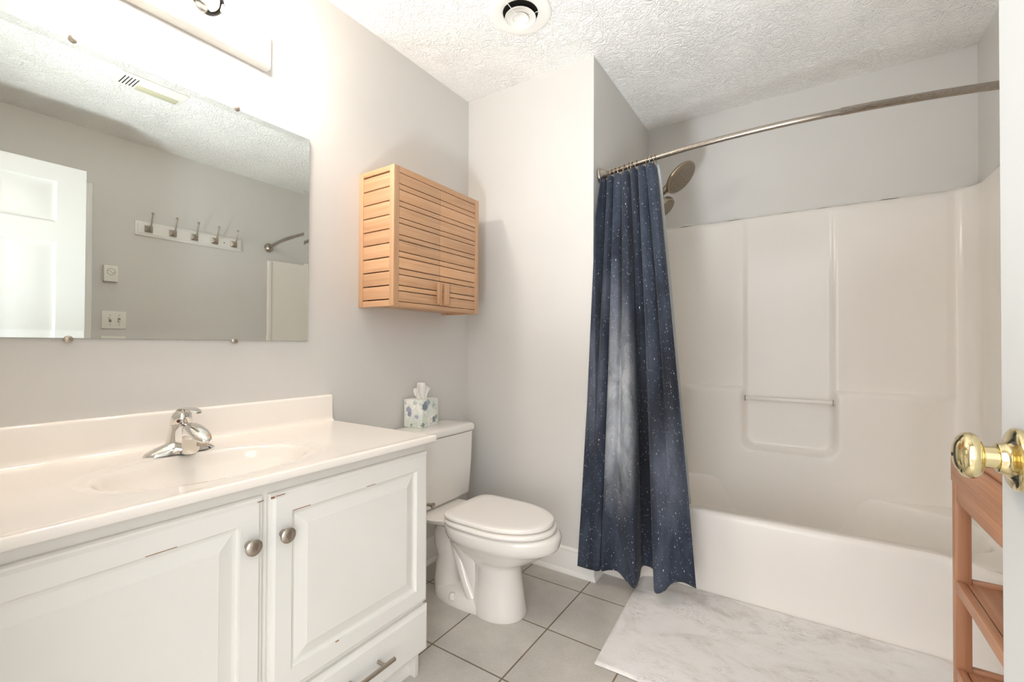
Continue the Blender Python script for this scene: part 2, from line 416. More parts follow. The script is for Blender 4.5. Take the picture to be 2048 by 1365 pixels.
def six_panel(name, hinge_to_free, at, ztop=2.035, z0=0.012, width=0.758, thick=0.035, both=True):
    """six panel door leaf; at(s, d, z): along the leaf, depth into it, height"""
    mb = MB()
    st, ms, pwid = 0.115, 0.10, (width - 0.33) / 2
    cols = [(st, st + pwid), (st + pwid + ms, width - st)]
    rows = [(0.22, 0.86), (1.02, 1.62), (1.725, 1.945)]
    xs = [0, cols[0][0], cols[0][1], cols[1][0], cols[1][1], width]
    zs = [z0, rows[0][0], rows[0][1], rows[1][0], rows[1][1], rows[2][0], rows[2][1], ztop]
    for face in (0, 1):
        D = (lambda d: d) if face == 0 else (lambda d: thick - d)
        for i in range(5):
            for j in range(7):
                a, b, c, d = xs[i], xs[i + 1], zs[j], zs[j + 1]
                if i in (1, 3) and j in (1, 3, 5):
                    lev = [(0, 0), (0.010, 0.006), (0.016, 0.007), (0.022, 0.007), (0.048, 0.002)]
                    rings = [[at(a + k, D(e), c + k), at(b - k, D(e), c + k), at(b - k, D(e), d - k), at(a + k, D(e), d - k)] for k, e in lev]
                    mb.loft(rings, caps=False); mb.bm.faces.new([mb.bm.verts.new(p) for p in rings[-1]])
                else:
                    mb.bm.faces.new([mb.bm.verts.new(p) for p in (at(a, D(0), c), at(b, D(0), c), at(b, D(0), d), at(a, D(0), d))])
    e = [at(0, 0, z0), at(width, 0, z0), at(width, 0, ztop), at(0, 0, ztop)]; f = [at(0, thick, z0), at(width, thick, z0), at(width, thick, ztop), at(0, thick, ztop)]
    for k in range(4):
        mb.bm.faces.new([mb.bm.verts.new(p) for p in (e[k], e[(k + 1) % 4], f[(k + 1) % 4], f[k])])
    return mb
DX, DY0, DW = 1.765, 0.010, 0.758
mb = six_panel('door_1', 1, lambda s, d, z: (DX + d, DY0 + s, z), width=DW)
door = struct(mb.build('door_1', m_door, ang=20), 'white six panel door standing open at the right edge', 'door')
KY, KZ = DY0 + DW - 0.058, 0.958
knob_prof = [(0.0, 0.0), (0.0335, 0.0), (0.0340, 0.0015), (0.0342, 0.0045), (0.0335, 0.0065), (0.0315, 0.0080), (0.0270, 0.0092), (0.0225, 0.0102), (0.0195, 0.0118), (0.0178, 0.0140), (0.0168, 0.0165), (0.0164, 0.0190), (0.0160, 0.0195), (0.0122, 0.0197), (0.0120, 0.0300)]
for a_ in range(-70, 62, 8):     # rounded bun of the knob
    knob_prof.append((0.0152 + 0.0108 * math.cos(math.radians(a_)), 0.0415 + 0.0098 * math.sin(math.radians(a_))))
knob_prof += [(0.0195, 0.0504), (0.0190, 0.0501), (0.0165, 0.0520), (0.0120, 0.0538), (0.0060, 0.0548), (0.0, 0.0550)]
kn = tag(MB().lathe(knob_prof, (DX, KY, KZ), (-1, 0, 0), 48).build('door_knob', m_brass, door, ang=50), 'polished brass knob with round rose')
tag(MB().cyl((DX - 0.0546, KY, KZ - 0.0005), (DX - 0.0556, KY, KZ - 0.0005), 0.0021).build('privacy_hole', m_shade, kn), 'small dark hole')
MB().lathe(knob_prof, (DX + 0.035, KY, KZ), (1, 0, 0), 40).build('door_knob', m_brass, door, ang=50)
hg = MB()
for z in (0.25, 1.05, 1.85): hg.cyl((DX - 0.004, 0.006, z - 0.045), (DX - 0.004, 0.006, z + 0.045), 0.005)
hg.build('hinge', m_brass, door)
mb = six_panel('door_2', 1, lambda s, d, z: (W - 0.004 + d, 0.106 + s, z), width=0.731, thick=0.003)
struct(mb.build('door_2', m_door, ang=20), 'closed white panel door in the hook wall behind the open door', 'door')

bb_prof = [(0, 0), (0.022, 0), (0.021, 0.010), (0.015, 0.018), (0.012, 0.020), (0.012, 0.098), (0.010, 0.102), (0.010, 0.106), (0.012, 0.108), (0.011, 0.114), (0.004, 0.120), (0, 0.121)]
mb = MB().prism(bb_prof, lambda a, z: (a, 1.075, z), lambda a, z: (a, YB - a, z))
struct(mb.build('baseboard_left', m_trim), 'white baseboard behind the toilet under the tank', 'baseboard')
mb = MB().prism(bb_prof, lambda a, z: (a, YB - a, z), lambda a, z: (XP + a, YB - a, z))
struct(mb.build('baseboard_back', m_trim), 'white baseboard on the wall beside the toilet', 'baseboard')
mb = MB().prism(bb_prof, lambda a, z: (XP + a, YB - a, z), lambda a, z: (XP + a, 2.022, z))
struct(mb.build('baseboard_side', m_trim), 'short white baseboard turning the corner to the tub', 'baseboard')
mb = MB().prism(bb_prof, lambda a, z: (W - a, 0.91, z), lambda a, z: (W - a, 2.022, z))
struct(mb.build('baseboard_right', m_trim), 'white baseboard on the hook wall behind the shelf', 'baseboard')

# ------------------------------------------------------------------ bathtub with surround
tub = thing('bathtub', 'white one-piece bathtub and shower surround filling the alcove', 'bathtub', (1.483, 2.45, 0))
XA, XB2 = XP, W            # end walls
YA = 2.117                 # apron face
RIM = 0.358
def apron_y(x):
    e = min(x - XA, XB2 - x)
    return lerp(2.026, YA, smooth(0.11, 0.24, e))
CX, CY, HA, HB = (XA + XB2) / 2, 2.468, 0.675, 0.300
BACK = YT - 0.02
nx = 72
mb = MB()
xs = [lerp(XA + 0.002, XB2 - 0.002, i / nx) for i in range(nx + 1)]
# apron with rounded top edge
rows = [(0.0, 0.0), (0.0, 0.02), (0.003, 0.03), (0.003, 0.10), (0.0, 0.18), (0.0, RIM - 0.026), (0.003, RIM - 0.013), (0.010, RIM - 0.004), (0.021, RIM)]
A = [[mb.bm.verts.new((x, apron_y(x) + d, z)) for d, z in rows] for x in xs]
for i in range(nx):
    for j in range(len(rows) - 1): mb.bm.faces.new((A[i][j], A[i + 1][j], A[i + 1][j + 1], A[i][j + 1]))
# deck and basin: polar grid from the basin floor to the outer outline
NT = 144
def outline(th):           # outer rectangle in direction th
    c, s_ = math.cos(th), math.sin(th)
    k = 1e9
    if c > 1e-6: k = min(k, (XB2 - 0.002 - CX) / c)
    if c < -1e-6: k = min(k, (XA + 0.002 - CX) / c)
    if s_ > 1e-6: k = min(k, (BACK - CY) / s_)
    if s_ < -1e-6:
        lo = 0; hi = 3
        for _ in range(40):
            mid = (lo + hi) / 2
            x, y = CX + c * mid, CY + s_ * mid
            if XA < x < XB2 and y > apron_y(x) + 0.013: lo = mid
            else: hi = mid
        k = min(k, lo)
    return Vector((CX + c * k, CY + s_ * k, RIM - (0.0006 if s_ < 0 else 0)))
def sup(th, a, b):
    c, s_ = math.cos(th), math.sin(th)
    e = 2.15 if s_ > 0 else 4.0
    r = (abs(c / a) ** e + abs(s_ / b) ** e) ** (-1 / e)
    return c * r, s_ * r
prof = [(0.0, 0.055), (0.5, 0.055), (0.78, 0.058), (0.87, 0.075), (0.905, 0.12), (0.945, 0.25), (0.968, 0.318), (0.982, 0.344), (0.995, 0.354), (1.015, RIM)]
rings = []
ths = [2 * PI * i / NT + 0.003 for i in range(NT)]
for k, z in prof:
    rg = []
    for th in ths:
        x, y = sup(th, HA * max(k, 0.02), HB * max(k, 0.02)); p = Vector((CX + x, CY + y, z)); o = outline(th)
        if (p - Vector((CX, CY, z))).length > (o - Vector((CX, CY, RIM))).length - 0.004: p = Vector((o.x, o.y, z)).lerp(Vector((CX, CY, z)), 0.004)
        rg.append(p)
    rings.append(rg)
rings.append([outline(th) for th in ths])
ST = [[mb.bm.verts.new((x, apron_y(x) + d, RIM - e)) for d, e in ((0.020, 0.0), (0.040, 0.0010))] for x in xs]
for i in range(nx): mb.bm.faces.new((ST[i][0], ST[i + 1][0], ST[i + 1][1], ST[i][1]))
mb.loft(rings, caps=False)
tag(mb.build('tub', m_tub, tub, ang=50), 'glossy off-white tub with plain apron')
# surround wall: path along left end, back and right end with rounded corners
RC = 0.09
x0, x1, yb_, yf = XA + 0.016, XB2 - 0.016, BACK, 2.012
path = []
for i in range(13): path.append((x0, lerp(yf, yb_ - RC, i / 12), (1, 0)))
for i in range(1, 9):
    a = PI - PI / 2 * i / 8; path.append((x0 + RC + RC * math.cos(a), yb_ - RC + RC * math.sin(a), (-math.cos(a), -math.sin(a))))
NB = 110
for i in range(1, NB): path.append((lerp(x0 + RC, x1 - RC, i / NB), yb_, (0, -1)))
for i in range(0, 9):
    a = PI / 2 - PI / 2 * i / 8; path.append((x1 - RC + RC * math.cos(a), yb_ - RC + RC * math.sin(a), (-math.cos(a), -math.sin(a))))
for i in range(1, 13): path.append((x1, lerp(yb_ - RC, yf, i / 12), (-1, 0)))
ZT = 1.795
zl = [0.075, 0.15, 0.22, 0.29] + [RIM - 0.01 + i * 0.0135 for i in range(0, 45)]
zl = [z for z in zl if z < 0.96] + [0.97 + 0.055 * i for i in range(15)] + [1.76, 1.775, 1.787, ZT]
NX0, NX1, LEDGE, NZ = 1.297, 1.688, 0.858, 0.542
def relief(x, z, on_back):
    if not on_back: return 0.0
    d = 0.052 * smooth(LEDGE + 0.010, LEDGE - 0.016, z)
    d *= smooth(0.90, 1.04, x) * smooth(2.13, 1.94, x)
    # rounded notch open at the top
    r = 0.05
    dx = max(NX0 + r - x, x - (NX1 - r), 0); dz = max(NZ + r - z, 0)
    inside = math.hypot(dx, dz) - r if (dx > 0 or dz > 0) else -r
    d = d * smooth(-0.006, 0.018, inside)
    # side panels stand slightly proud of the middle one
    if z > LEDGE - 0.02:
        side = 1 - smooth(NX0 - 0.008, NX0 + 0.004, x) * smooth(NX1 + 0.006, NX1 - 0.004, x)
        d = max(d, 0.012 * side * smooth(ZT, ZT - 0.02, z))
    return d
mb = MB()
V = []
for x, y, nrm in path:
    onb = abs(nrm[1]) > 0.999
    col = []
    for z in zl:
        d = relief(x, z, onb)
        if z == ZT: d -= 0.004
        col.append(mb.bm.verts.new((x + nrm[0] * d, y + nrm[1] * d, z)))
    col.append(mb.bm.verts.new((x - nrm[0] * 0.015, y - nrm[1] * 0.018, ZT + 0.001)))
    V.append(col)
for i in range(len(V) - 1):
    for j in range(len(V[0]) - 1): mb.bm.faces.new((V[i][j], V[i + 1][j], V[i + 1][j + 1], V[i][j + 1]))
tag(mb.build('surround', m_tub, tub, ang=60), 'glossy off-white wall panels with ledges')
for xa, xb in ((XA + 0.001, XA + 0.026), (XB2 - 0.026, XB2 - 0.001)): MB().box(xa, xb, 2.000, 2.034, 0.30, ZT - 0.008, 0.008, 3).build('front_flange', m_tub, tub)
gb = MB().box(NX0 - 0.006, NX1 + 0.006, 2.722, 2.740, 0.792, 0.812, 0.006, 3)
bar = tag(gb.build('grab_bar', m_tub, tub), 'thin bar across the recess')
for x in (NX0 + 0.001, NX1 - 0.001): MB().box(x - 0.0025, x + 0.0025, 2.718, 2.743, 0.788, 0.816, 0.001).build('bar_end_cap', m_groove, bar)
mb = MB()
rn = random.Random(3)
def caulk(u, w_):
    x = lerp(XA + 0.03, XB2 - 0.03, u); k = 0.006 + 0.004 * math.sin(x * 37) * math.sin(x * 11)
    a = w_ * PI / 2
    return (x, YT - 0.001 - k * 2.2 * math.cos(a), ZT + 0.001 + k * 1.2 * math.sin(a))
mb.grid(caulk, 90, 5)
tag(mb.build('caulk_bead', m_trim, tub), 'uneven white caulk bead')

# ------------------------------------------------------------------ curved shower rod
def rod_y(x): return 2.022 - 0.118 * (1 - ((x - 1.483) / 0.736) ** 2)
RZ = 1.897
rod = thing('shower_rod', 'curved brushed nickel shower curtain rod spanning the alcove', 'curtain rod', (1.483, 1.9, RZ))
def rodpts(a, b, n): return [(lerp(a, b, i / n), rod_y(lerp(a, b, i / n)), RZ) for i in range(n + 1)]
MB().tube(rodpts(XP + 0.012, 1.68, 40), 0.0113, 20).build('thin_tube', m_rod, rod)
mb = MB().tube(rodpts(1.674, W - 0.012, 26), 0.0132, 20)
mb.build('thick_tube', m_rod, rod)
fl = [(0, 0), (0.036, 0), (0.037, 0.004), (0.034, 0.008), (0.033, 0.012), (0.034, 0.015), (0.030, 0.021), (0.023, 0.030), (0.017, 0.036), (0.0145, 0.042), (0, 0.042)]
for x, ax in ((XP + 0.0005, (1, -0.0, 0)), (W - 0.0005, (-1, 0, 0))):
    MB().lathe(fl, (x, rod_y(XP + 0.02), RZ), ax, 36).build('wall_flange', m_nickel, rod)

# ------------------------------------------------------------------ shower curtain
cur = []
# control points across the curtain: (s, top x, top depth, bottom x, bottom y, hem z)
TOPW = (0.772, 1.030)
bot = [(0.00, 0.690, 1.898, 0.066), (0.06, 0.722, 1.893, 0.070), (0.14, 0.768, 1.890, 0.074), (0.20, 0.800, 1.894, 0.077), (0.225, 0.806, 1.935, 0.085), (0.245, 0.806, 1.930, 0.085), (0.27, 0.812, 1.886, 0.082),
       (0.34, 0.853, 1.880, 0.098), (0.39, 0.885, 1.890, 0.096), (0.45, 0.930, 1.878, 0.072), (0.51, 0.966, 1.876, 0.057), (0.545, 0.972, 1.920, 0.080), (0.565, 0.962, 1.985, 0.100), (0.61, 0.985, 2.005, 0.102), (0.65, 1.015, 1.992, 0.096),
       (0.675, 1.032, 1.930, 0.086), (0.70, 1.044, 1.884, 0.070), (0.73, 1.058, 1.872, 0.063), (0.77, 1.088, 1.876, 0.080), (0.82, 1.112, 1.890, 0.110), (0.90, 1.152, 1.905, 0.122), (1.00, 1.206, 1.900, 0.118)]
def crv(col, s):
    # smooth interpolation through the control points
    S = [b[0] for b in bot]; k = 0
    while k < len(S) - 2 and s > S[k + 1]: k += 1
    def P(i): return bot[max(0, min(len(bot) - 1, i))][col]
    t = (s - S[k]) / (S[k + 1] - S[k]); h = S[k + 1] - S[k]
    def m_(i):
        a, b = max(0, i - 1), min(len(bot) - 1, i + 1); return (P(b) - P(a)) / (S[b] - S[a]) * h
    t2, t3 = t * t, t * t * t
    return (2 * t3 - 3 * t2 + 1) * P(k) + (t3 - 2 * t2 + t) * m_(k) + (-2 * t3 + 3 * t2) * P(k + 1) + (t3 - t2) * m_(k + 1)
def curtain_pt(s, t):
    xt = lerp(TOPW[0], TOPW[1], s) ; ph = 2 * PI * 6.5 * s
    ztop = RZ - 0.034 + 0.010 * math.cos(ph)
    pleat = math.cos(ph)
    yt = rod_y(xt) - 0.004 - 0.024 * pleat - 0.004 * math.sin(2.3 * ph)
    xt2 = xt + 0.010 * math.sin(ph)
    xb, yb2, zb = crv(1, s), crv(2, s), crv(3, s)
    w = t ** 0.95
    wy = smooth(0.0, 1.0, t) * 0.65 + 0.35 * t
    decay = (1 - t) ** 1.3
    x = lerp(xt, xb, w) + 0.010 * math.sin(ph) * decay
    ybase = lerp(rod_y(xt) - 0.004, 1.893, t)
    y = ybase - (0.024 * pleat + 0.004 * math.sin(2.3 * ph)) * (1 - t) ** 0.9 + (yb2 - 1.893) * t ** 0.75
    y += 0.004 * math.sin(9 * t + 14 * s) * t
    if x < 0.79: y = min(y, 1.931 + max(0.0, x - 0.762) * 4)
    return (x, y, lerp(ztop, zb, t))
NS, NTT = 300, 90
sc_ = bmesh.new()
uvl = sc_.loops.layers.uv.new('UVMap')
VV = [[sc_.verts.new(curtain_pt(i / NS, j / NTT)) for j in range(NTT + 1)] for i in range(NS + 1)]
for i in range(NS):
    for j in range(NTT):
        f = sc_.faces.new((VV[i][j], VV[i][j + 1], VV[i + 1][j + 1], VV[i + 1][j])); f.smooth = True
        for lp, (a, b) in zip(f.loops, ((i, j), (i, j + 1), (i + 1, j + 1), (i + 1, j))): lp[uvl].uv = (a / NS * 1.75, b / NTT * 1.82)
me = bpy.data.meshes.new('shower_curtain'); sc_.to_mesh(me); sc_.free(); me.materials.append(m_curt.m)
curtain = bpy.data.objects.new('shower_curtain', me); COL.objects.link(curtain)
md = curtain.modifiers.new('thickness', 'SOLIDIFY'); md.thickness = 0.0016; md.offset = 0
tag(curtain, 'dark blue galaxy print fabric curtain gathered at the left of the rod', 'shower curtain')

def liner_pt(s, t):
    xt = lerp(0.80, 1.042, s); xb = lerp(0.84, 1.12, s)
    yt = rod_y(xt) + 0.030; yb2 = 2.275
    x = lerp(xt, xb, t); ph = 2 * PI * 5 * s
    y = lerp(yt, yb2, t ** 0.9) + 0.010 * math.sin(ph) * (1 - 0.3 * t)
    return (x, y, lerp(RZ - 0.022, 0.22, t))
mb = MB().grid(liner_pt, 120, 40)
tag(mb.build('curtain_liner', m_liner, solid=0.001, ang=80, fix=False), 'pale translucent liner hanging behind the galaxy curtain', 'curtain liner')

# rings on the rod
def ring_mesh():
    mb = MB().torus((0, 0, -0.008), (1, 0, 0), 0.0215, 0.0016, 28, 8)
    for a in (-0.7, -0.35, 0, 0.35, 0.7):
        mb.sphere((0, 0.0215 * math.sin(a), -0.008 + 0.0215 * math.cos(a)), 0.0034, n=10)
    mb.tube([(0, 0, -0.0295), (0, -0.004, -0.034), (0, -0.010, -0.033), (0, -0.012, -0.027)], 0.0014, 8)
    return mb
ordinal = ['first', 'second', 'third', 'fourth', 'fifth', 'sixth', 'seventh', 'eighth', 'ninth', 'tenth']
ring_x = [0.812, 0.832, 0.856, 0.881, 0.903, 0.922, 0.942, 0.990, 1.012, 1.028]
ring0 = None
for i, x in enumerate(ring_x):
    if ring0 is None: o = ring0 = ring_mesh().build('curtain_ring', m_nickel)
    else: o = ring0.copy(); COL.objects.link(o)
    o.location = (x, rod_y(x), RZ); o.rotation_euler = (0, 0, 0.15 * math.sin(i * 2.1))
    tag(o, f'nickel roller ring holding the curtain, {ordinal[i]} from the left rod flange', 'curtain ring', 'shower curtain rings')

# ------------------------------------------------------------------ shower head
sh = thing('shower_fixture', 'satin nickel dual shower head on the left alcove wall', 'shower head', (XP, 2.46, 1.90))
MB().lathe([(0, 0), (0.032, 0), (0.032, 0.004), (0.020, 0.010), (0.012, 0.014), (0, 0.014)], (XP + 0.001, 2.46, 1.93), (1, 0, 0)).tube(
    [(XP + 0.008, 2.46, 1.93), (XP + 0.06, 2.46, 1.935), (XP + 0.11, 2.46, 1.925), (XP + 0.15, 2.46, 1.90)], 0.0095).build('shower_arm', m_bronze, sh)
mb = MB().cyl((XP + 0.135, 2.46, 1.915), (XP + 0.185, 2.46, 1.865), 0.021, 0.019).sphere((XP + 0.14, 2.46, 1.905), 0.024)
mb.build('diverter', m_bronze, sh)
def disc(center, nrm, r, t):
    c = Vector(center); n = Vector(nrm).normalized()
    return MB().lathe([(0, t * 0.0), (r * 0.93, 0), (r * 0.985, -t * 0.12), (r, -t * 0.35), (r * 0.93, -t * 0.7), (r * 0.6, -t * 1.0), (0, -t * 1.15)], c, n, 48)
m_face = Mat('nozzle_face', (118, 108, 94), 0.5, 0.6)
vo_ = m_face.n('ShaderNodeTexVoronoi'); vo_.inputs['Scale'].default_value = 150
m_face.l(m_face.coord(), vo_.inputs['Vector'])
m_face.color(m_face.ramp(vo_.outputs['Distance'], [(0.25, lin((90, 82, 72))), (0.4, lin((140, 129, 113)))]))
n1 = (0.70, -0.12, -0.70)
hd = disc((1.030, 2.45, 1.966), n1, 0.093, 0.030).build('hand_shower', m_bronze, sh)
c1 = Vector((1.030, 2.45, 1.966)); nn = Vector(n1).normalized()
MB().lathe([(0, 0), (0.080, 0), (0.081, -0.002)], c1 + nn * 0.002, nn, 48).build('spray_face', m_face, hd)
MB().tube([(XP + 0.150, 2.452, 1.895), (0.920, 2.452, 1.905), (0.950, 2.452, 1.925), (0.985, 2.452, 1.955)], [0.017, 0.017, 0.020, 0.026], 18).build('neck', m_bronze, hd)
n2 = (0.72, -0.10, -0.68)
c2 = Vector((0.960, 2.42, 1.812)); nn2 = Vector(n2).normalized()
h2 = disc(c2, n2, 0.056, 0.045).build('fixed_head', m_bronze, sh)
MB().lathe([(0, 0), (0.048, 0), (0.049, -0.002)], c2 + nn2 * 0.002, nn2, 40).build('spray_face', m_face, h2)
MB().tube([(XP + 0.165, 2.455, 1.885), (0.920, 2.44, 1.862), (0.936, 2.43, 1.838)], 0.015, 14).build('neck', m_bronze, h2)

# ------------------------------------------------------------------ rug
rug_c = [(0.932, 2.012), (0.968, 1.432), (2.16, 1.445), (2.16, 2.116)]
def rug_pt(u, v):
    a = Vector(rug_c[1]).lerp(Vector(rug_c[2]), u); b = Vector((0.925, 2.118)).lerp(Vector(rug_c[3]), u)
    p = a.lerp(b, v)
    e = min(u * 1.2, (1 - u) * 1.2, v * 0.62, (1 - v) * 0.62)
    z = 0.002 + 0.006 * smooth(0, 0.006, e) + 0.0008 * math.sin(p.x * 31) * math.sin(p.y * 27)
    yy = min(p.y, apron_y(p.x) - 0.002)
    return (p.x, yy, z)
mb = MB().grid(rug_pt, 150, 90)
tag(mb.build('bath_rug', m_rug, ang=80), 'white and taupe mottled bath rug along the front of the tub', 'rug')

# ------------------------------------------------------------------ vanity cabinet
van = thing('vanity_cabinet', 'white painted vanity cabinet with raised panel doors under the sink', 'vanity', (0.27, 0.545, 0))
VX, VY0, VY1 = 0.526, 0.008, 1.068
mb = MB()
mb.box(0.004, VX - 0.018, VY0, VY0 + 0.016, 0.09, 0.766, 0.001).box(0.004, VX - 0.018, VY1 - 0.016, VY1, 0.0, 0.766, 0.001)
mb.box(0.004, VX - 0.018, VY0, VY1, 0.09, 0.106, 0.001).box(0.004, 0.012, VY0, VY1, 0.09, 0.60, 0)
for a, b in ((VY0, VY0 + 0.04), (0.520, 0.585), (VY1 - 0.04, VY1)): mb.box(VX - 0.02, VX, a, b, 0.09, 0.7675, 0)
for a, b in ((VY0 + 0.04, 0.520), (0.585, VY1 - 0.04)):
    for c, d in ((0.09, 0.12), (0.225, 0.265), (0.72, 0.7675)): mb.box(VX - 0.02, VX, a, b, c, d, 0)
mb.build('carcass', m_cab, van)
mb = MB().box(0.440, 0.458, VY0, VY1 - 0.01, 0, 0.09, 0.001)
mb.prism([(0, 0), (0.026, 0), (0.0255, 0.012), (0.020, 0.026), (0.010, 0.036), (0, 0.040)], lambda a, z: (0.458 + a, VY0, z), lambda a, z: (0.458 + a, VY1 - 0.012, z))
mb.build('toe_kick', m_trim, van)
def panel_front(y0, y1, z0, z1, raised=True, xb=None, xf=0.545):
    xb = VX + 0.0008 if xb is None else xb
    mb = MB()
    st = 0.052
    lev = [(0.0, xb), (0.0, xf - 0.010), (0.003, xf - 0.006), (0.007, xf - 0.005), (0.013, xf)]
    if raised: lev += [(st, xf), (st + 0.002, xf - 0.006), (st + 0.006, xf - 0.009), (st + 0.012, xf - 0.0095), (st + 0.040, xf - 0.0020), (st + 0.041, xf - 0.0012)]
    rings = [[(x, y0 + k, z0 + k), (x, y1 - k, z0 + k), (x, y1 - k, z1 - k), (x, y0 + k, z1 - k)] for k, x in lev]
    mb.loft(rings); return mb
def cab_knob(parent, y, z):
    MB().lathe([(0, 0), (0.009, 0), (0.0085, 0.003), (0.006, 0.007), (0.0058, 0.013), (0.009, 0.016), (0.0155, 0.019), (0.0178, 0.022), (0.0175, 0.0255), (0.014, 0.0285), (0.007, 0.030), (0, 0.0303)],
               (0.545, y, z), (1, 0, 0), 32).build('knob', m_nickel, parent)
def pull(parent, yc, z, half=0.083):
    mb = MB().cyl((0.575, yc - half, z), (0.575, yc + half, z), 0.006)
    for y in (yc - 0.048, yc + 0.048): mb.cyl((0.5445, y, z), (0.575, y, z), 0.005)
    mb.build('bar_handle', m_nickel, parent)
def chips(parent, items):
    for y, z, ly, lz in items:
        tag(MB().box(0.5435, 0.5462, y - ly / 2, y + ly / 2, z - lz / 2, z + lz / 2, 0.0003, 1).build('chipped_spot', m_chip, parent), 'worn spot of bare wood')
d1 = panel_front(0.020, 0.544, 0.253, 0.737).build('door', m_cab, van, ang=8); cab_knob(d1, 0.509, 0.639)
d2 = panel_front(0.557, 1.072, 0.253, 0.736).build('door', m_cab, van, ang=8); cab_knob(d2, 0.586, 0.639)
chips(d2, [(0.562, 0.728, 0.008, 0.004), (0.580, 0.7295, 0.022, 0.0012), (0.633, 0.6845, 0.045, 0.0015), (0.84, 0.685, 0.03, 0.0012), (0.735, 0.306, 0.010, 0.002)])
chips(d1, [(0.535, 0.7275, 0.014, 0.0012), (0.350, 0.6855, 0.05, 0.0011)])
w1 = panel_front(0.020, 0.550, 0.094, 0.240, False).build('drawer', m_cab, van, ang=8); pull(w1, 0.285, 0.173)
w2 = panel_front(0.562, 1.076, 0.094, 0.240, False).build('drawer', m_cab, van, ang=8); pull(w2, 0.822, 0.173)

# toilet paper post on the side of the vanity
tp = thing('paper_holder', 'small brushed nickel post on the vanity side facing the toilet', 'holder', (0.515, VY1, 0.535))
MB().lathe([(0, 0), (0.020, 0), (0.020, 0.004), (0.012, 0.008), (0.007, 0.010), (0, 0.010)], (0.485, VY1 + 0.0005, 0.535), (0, 1, 0)).build('wall_plate', m_nickel, tp)
MB().tube([(0.485, VY1 + 0.008, 0.535), (0.485, VY1 + 0.05, 0.535), (0.487, VY1 + 0.058, 0.535), (0.495, VY1 + 0.062, 0.535), (0.508, VY1 + 0.062, 0.535)], 0.0062).lathe(
    [(0, 0), (0.009, 0), (0.010, 0.003), (0.009, 0.007), (0.004, 0.009), (0, 0.009)], (0.506, VY1 + 0.062, 0.535), (1, 0, 0)).build('post', m_nickel, tp)

# ------------------------------------------------------------------ vanity top with sink
top = thing('countertop', 'glossy cream white vanity countertop with oval sink and backsplash', 'countertop', (0.28, 0.545, 0.768))
TZ, TX, TY0, TY1 = 0.788, 0.569, 0.004, 1.081
SX, SY, SA, SB = 0.335, 0.530, 0.150, 0.222
def top_z(x, y):
    r = math.hypot((x - SX) / SA, (y - SY) / SB)
    z = TZ
    z -= 0.0035 * smooth(1.20, 1.12, r)
    if r < 1.06: z -= 0.118 * (1 - (max(0, r) / 1.06) ** 2.6) * smooth(1.06, 0.94, r) + 0.001
    return z
def graded(a, b, n, fine=None):
    return [lerp(a, b, i / n) for i in range(n + 1)]
gx = graded(0.0, TX - 0.008, 96); gy = graded(TY0, TY1 - 0.006, 190)
mb = MB()
T = [[mb.bm.verts.new((x, y, top_z(x, y) + 0.0015 * smooth(0.030, 0.012, TX - x))) for y in gy] for x in gx]
for i in range(len(gx) - 1):
    for j in range(len(gy) - 1): mb.bm.faces.new((T[i][j], T[i + 1][j], T[i + 1][j + 1], T[i][j + 1]))
# rounded front and right edges, underside
front = [(TX - 0.003, TZ + 0.0012), (TX - 0.0007, TZ - 0.0008), (TX, TZ - 0.003), (TX, 0.772), (TX - 0.003, 0.7685), (TX - 0.03, 0.768)]
prev = T[-1]
for x, z in front:
    cur_ = [mb.bm.verts.new((x, y + (0.006 if j == len(gy) - 1 else 0), z)) for j, y in enumerate(gy)]
    for j in range(len(gy) - 1): mb.bm.faces.new((prev[j], cur_[j], cur_[j + 1], prev[j + 1]))
    prev = cur_
side = [(TY1 - 0.003, TZ - 0.0008), (TY1, TZ - 0.004), (TY1, 0.772), (TY1 - 0.004, 0.768), (TY1 - 0.03, 0.768)]
prev = [T[i][-1] for i in range(len(gx))]
for y, z in side:
    cur_ = [mb.bm.verts.new((x + (0.0035 if i == len(gx) - 1 else 0), y, z)) for i, x in enumerate(gx)]
    for i in range(len(gx) - 1): mb.bm.faces.new((prev[i + 1], cur_[i + 1], cur_[i], prev[i]))
    prev = cur_
mb.box(TX - 0.006, TX - 0.001, TY1 - 0.006, TY1 - 0.001, 0.769, TZ - 0.002, 0.001)
mb.build('slab', m_marble, top, ang=60)
bs = [(0, 0), (0.034, 0), (0.027, 0.003), (0.0225, 0.010), (0.021, 0.02), (0.020, 0.090), (0.018, 0.0955), (0.014, 0.098), (0, 0.098)]
mb = MB().prism(bs, lambda a, z: (0.0005 + a, TY0, TZ + z - 0.0005), lambda a, z: (0.0005 + a, TY1, TZ + z - 0.0005))
mb.build('backsplash', m_marble, top, ang=60)
MB().lathe([(0, 0), (0.021, 0), (0.022, 0.002), (0.017, 0.004), (0.006, 0.005), (0, 0.0055)], (SX, SY, 0.6705), (0, 0, 1)).build('drain', m_chrome, top)

